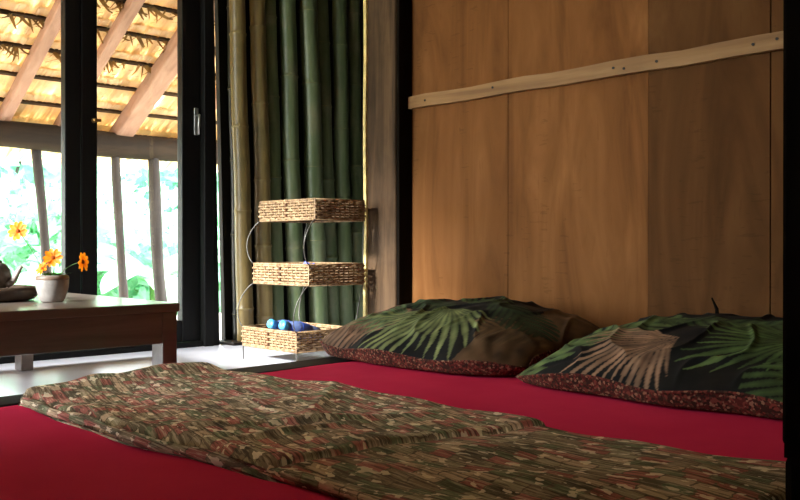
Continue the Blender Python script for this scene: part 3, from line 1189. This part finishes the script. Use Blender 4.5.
# flower pot
pt = empty('flower_pot', (.986, 2.444, .287))
tag(pt, 'small grey stoneware pot of orange daisy flowers on the low table', 'flower pot')
MB().lathe([(.028, 0), (.031, .003), (.037, .018), (.0425, .04), (.0435, .058), (.041, .070), (.0385, .073), (.0365, .071), (.0375, .058), (.034, .055)], 36).build('pot', M['pot'], pt, smooth=True)
MB().lathe([(.0432, .060), (.0442, .062), (.0428, .070), (.0418, .071)], 36).build('glaze_band', M['pot_rim'], pt, smooth=True)
MB().lathe([(.001, .0635), (.02, .064), (.037, .062)], 24).build('soil', M['soil'], pt, smooth=True)
cr = Vector((.728, -.685, 0))      # sideways and towards-room directions used to turn the blooms
cb = Vector((-.685, -.728, 0))


def bloom(pos, r, face, seed, npet=10):
    face = Vector(face).normalized()
    q = face.to_track_quat('Z', 'Y')
    fo_ = MB().lathe([(.001, .004), (r * .17, .0035), (r * .22, 0), (r * .2, -.003), (.001, -.004)], 14).build('flower', M['flower_eye'], pt, smooth=True)
    fo_.location = pos
    fo_.rotation_euler = q.to_euler()
    rg = random.Random(seed)
    mb = MB()
    pts = [(.15, .10), (.4, .20), (.7, .235), (.9, .16), (1.0, .03)]
    for (f, wd) in pts:
        mb.v += [(r * f, -r * wd, .001 + .0015 * f), (r * f, 0, -.001 + .002 * f), (r * f, r * wd, .001 + .0015 * f)]
    for i in range(len(pts) - 1):
        a = i * 3
        mb.f += [(a, a + 3, a + 4, a + 1), (a + 1, a + 4, a + 5, a + 2)]
    me = None
    for k in range(npet):
        if me is None:
            p_ = mb.build('petal', M['petal'], fo_, smooth=True)
            me = p_.data
        else:
            p_ = bpy.data.objects.new('petal', me)
            C.objects.link(p_)
            p_.parent = fo_
        p_.rotation_euler = (rg.uniform(-.15, .15), rg.uniform(-.2, .1), 2 * math.pi * k / npet + rg.uniform(-.1, .1))
    return fo_


heads = [((.919, 2.513, .481), .028, cb + Vector((0, 0, .25))), ((.985, 2.435, .408), .027, cb * 1.0 + Vector((0, 0, .2))),
         ((.966, 2.462, .378), .022, cb * .7 - cr * .5 + Vector((0, 0, .5))), ((1.048, 2.39, .396), .028, cr * 1.0 + cb * .18)]
base = Vector((.986, 2.444, .287))
for i, (p_, r_, fc) in enumerate(heads):
    lp = Vector(p_) - base
    bloom(lp, r_, fc, i)
    a0 = Vector((lp.x * .15, lp.y * .15, .062))
    fcn = Vector(fc).normalized()
    endp = lp - fcn * .004
    mid = a0.lerp(endp, .55) + Vector((0, 0, .012)) - fcn * .015
    pth = [a0.lerp(mid, t) * (1 - t) + mid.lerp(endp, t) * t for t in [k / 10 for k in range(11)]]
    MB().tube(pth, .0011, 6).build('stem', M['stem'], pt, smooth=True)
rg = random.Random(4)
for k in range(12):
    an = rg.uniform(0, 6.28)
    d = Vector((math.cos(an), math.sin(an), 0))
    L = .03 + .02 * rg.random()
    mb = MB()
    for i in range(6):
        f = i / 5
        c_ = d * (L * f + .006) + Vector((0, 0, .064 + .034 * f - .02 * f * f))
        sd = Vector((-d.y, d.x, 0)) * (.009 * math.sin(math.pi * min(1, f * .95 + .05)) + .0005)
        mb.v += [tuple(c_ - sd), tuple(c_ + sd)]
        if i:
            a = (i - 1) * 2
            mb.f.append((a, a + 1, a + 3, a + 2))
    mb.build('leaf', M['pleaf'], pt, smooth=True)

# tray with teapot
ty = MB().lathe([(.100, 0), (.122, .004), (.133, .016), (.134, .030), (.129, .038), (.122, .040), (.116, .036), (.112, .030), (.001, .030)], 48).build('round_tray', M['tray'], None, smooth=True)
ty.location = (.872, 2.614, .2865)
tag(ty, 'dark round wooden tray on the low table beside the flower pot', 'tray')
tp = empty('teapot', (.882, 2.604, .3175))
tag(tp, 'mottled grey teapot with a short spout on the dark tray', 'teapot')
MB().lathe([(.026, 0), (.034, .004), (.047, .022), (.050, .038), (.046, .056), (.036, .070), (.024, .077)], 36).build('body', M['teapot'], tp, smooth=True)
ld = MB().lathe([(.026, .076), (.024, .081), (.014, .086), (.004, .088)], 28).build('lid', M['teapot'], tp, smooth=True)
MB().lathe([(.004, .087), (.008, .092), (.007, .098), (.002, .101)], 16).build('knob', M['teapot'], ld, smooth=True)
sp = [Vector((0, 0, .018)) + cr * .040, Vector((0, 0, .026)) + cr * .058, Vector((0, 0, .042)) + cr * .068, Vector((0, 0, .060)) + cr * .077, Vector((0, 0, .066)) + cr * .083]
MB().tube(sp, [.014, .011, .008, .006, .005], 12).build('spout', M['pot'], tp, smooth=True)
hp = [-cr * (.040 + .035 * math.sin(t * math.pi)) + Vector((0, 0, .020 + .04 * t)) for t in [k / 10 for k in range(11)]]
MB().tube(hp, .0045, 8).build('handle', M['teapot'], tp, smooth=True)

# ================================================================== BASKET TOWER
bs = empty('basket_stand', (1.955, 2.575, 0))
tag(bs, 'three tier wicker basket stand on thin wire uprights by the bamboo wall', 'basket stand')


def basket(ox, oy, z, lx, ly, h, seed):
    """rectangular woven tray, near corner at (ox, oy)"""
    rg = random.Random(seed)
    st = .024
    nx_, ny_ = max(4, round(lx / st)), max(4, round(ly / st))
    if (nx_ + ny_) % 2 == 0 and False:
        nx_ += 1
    stakes = [(i * lx / nx_, 0) for i in range(nx_)] + [(lx, j * ly / ny_) for j in range(ny_)] + [(lx - i * lx / nx_, ly) for i in range(nx_)] + [(0, ly - j * ly / ny_) for j in range(ny_)]
    nrm = [(0, -1)] * nx_ + [(1, 0)] * ny_ + [(0, 1)] * nx_ + [(-1, 0)] * ny_
    m = len(stakes)
    rows = 7
    mb = MB()
    for r in range(rows):
        zz = z + h * (r + .5) / rows
        pth = []
        for k in range(m):
            for sub in (0, .5):
                a, b = stakes[k], stakes[(k + 1) % m]
                x = a[0] + (b[0] - a[0]) * sub
                y = a[1] + (b[1] - a[1]) * sub
                s_ = (1 if (k + r) % 2 else -1) if sub == 0 else 0
                off = .0052 * s_
                pth.append((ox + x + nrm[k][0] * off, oy + y + nrm[k][1] * off, zz + rg.uniform(-.0006, .0006)))
        mb.tube(pth, h / rows * .47, 5, closed=True)
    bk = mb.build('basket', M['wicker'], bs, smooth=True)
    mb = MB()
    for (x, y) in stakes:
        mb.tube([(ox + x, oy + y, z - .002), (ox + x, oy + y, z + h + .003)], .0036, 5)
    mb.build('stakes', M['wicker'], bk, kind='stuff')
    for zz, rr in ((z + h + .002, .0042), (z - .001, .0046)):
        ring = [(ox, oy), (ox + lx * .5, oy), (ox + lx, oy), (ox + lx, oy + ly * .5), (ox + lx, oy + ly), (ox + lx * .5, oy + ly), (ox, oy + ly), (ox, oy + ly * .5)]
        MB().tube([(a, b, zz) for a, b in ring], rr, 6, closed=True).build('rim', M['wicker'], bk, smooth=True)
    # woven bottom
    mb = MB()
    for k in range(12):
        y = oy + .01 + (ly - .02) * k / 11
        mb.box(ox + .002, ox + lx - .002, y - .012, y + .011, z + .0 + (k % 2) * .001, z + .003 + (k % 2) * .001)
    mb.build('bottom_weave', M['wicker_dark'], bk)
    # extra stake bundle in the middle of the window side
    MB().box(ox - .006, ox - .002, oy + ly * .5 - .005, oy + ly * .5 + .005, z, z + h).build('stake_band', M['wicker_dark'], bk)
    return bk


tiers = [(-.018, .030, .056, .275, .345, .068), (.012, -.004, .298, .258, .348, .072), (.030, -.018, .538, .232, .345, .070)]
for i, (ox, oy, z, lx, ly, h) in enumerate(tiers):
    basket(ox, oy, z, lx, ly, h, i)
# wire uprights: bowed between the tiers, straight feet below
for cx in (0, 1):
    for cy in (0, 1):
        for k in range(2):
            a, b = tiers[k], tiers[k + 1]
            pa = Vector((a[0] + cx * a[3], a[1] + cy * a[4], a[2] + a[5]))
            pb = Vector((b[0] + cx * b[3], b[1] + cy * b[4], b[2]))
            ob = (Vector((0, .040, 0)) if cy else Vector((-.022, -.01, 0))) + Vector((-.02 if cx == 0 else .012, 0, 0))
            pth = []
            for q in range(15):
                f = q / 14
                pth.append(pa.lerp(pb, f) + ob * (math.sin(math.pi * f) ** .7))
            MB().tube(pth, .0022, 6).build('wire_upright', M['wire'], bs, smooth=True)
        a = tiers[0]
        MB().tube([(a[0] + cx * a[3], a[1] + cy * a[4], 0), (a[0] + cx * a[3], a[1] + cy * a[4], a[2] + .06)], .0026, 6).build('foot', M['wire'], bs, smooth=True)


# bottles lying in the lowest basket with their necks over the rim
def bottle(loc, rot, label):
    root = empty('water_bottle', loc)
    root.rotation_euler = rot
    tag(root, label, 'bottle', 'blue capped bottles in the lowest basket')
    body = MB().lathe([(.020, -.195), (.029, -.192), (.031, -.185), (.031, -.14), (.029, -.135), (.031, -.128), (.031, -.075), (.029, -.062), (.020, -.040), (.0135, -.028), (.0125, -.012)], 28).build('body', M['bottle'], root, smooth=True)
    MB().lathe([(.0316, -.132), (.0318, -.130), (.0318, -.085), (.0316, -.083)], 28).build('sleeve', M['bottle_label'], root, smooth=True)
    c_ = MB().lathe([(.0165, -.024), (.0172, -.022), (.0172, -.004), (.016, -.001), (.001, -.0005)], 28).build('cap', M['bottle_cap'], root, smooth=True)
    return root


# local +z is the cap end; turn it to point along -x, slightly up
rot = Vector((-1, -.12, .30)).to_track_quat('Z', 'Y').to_euler()
bottle((1.925, 2.755, .152), rot, 'blue capped water bottle in the lowest basket, left of two')
bottle((1.925, 2.680, .152), rot, 'blue capped water bottle in the lowest basket, right of two')
pk = MB()
for i in range(7):
    for j in range(7):
        u_, v_ = i / 6, j / 6
        pk.v.append((1.975 + .045 * u_, 2.585 + .035 * v_, .372 + .012 * math.sin(u_ * 5 + v_ * 3) * math.sin(3.14 * v_)))
for i in range(6):
    for j in range(6):
        a = i * 7 + j
        pk.f.append((a, a + 7, a + 8, a + 1))
o = pk.build('plastic_packet', M['packet'], None, smooth=True)
sm = o.modifiers.new('thick', 'SOLIDIFY')
sm.thickness = .006
tag(o, 'small crumpled blue plastic packet at the rim of the middle basket', 'packet')
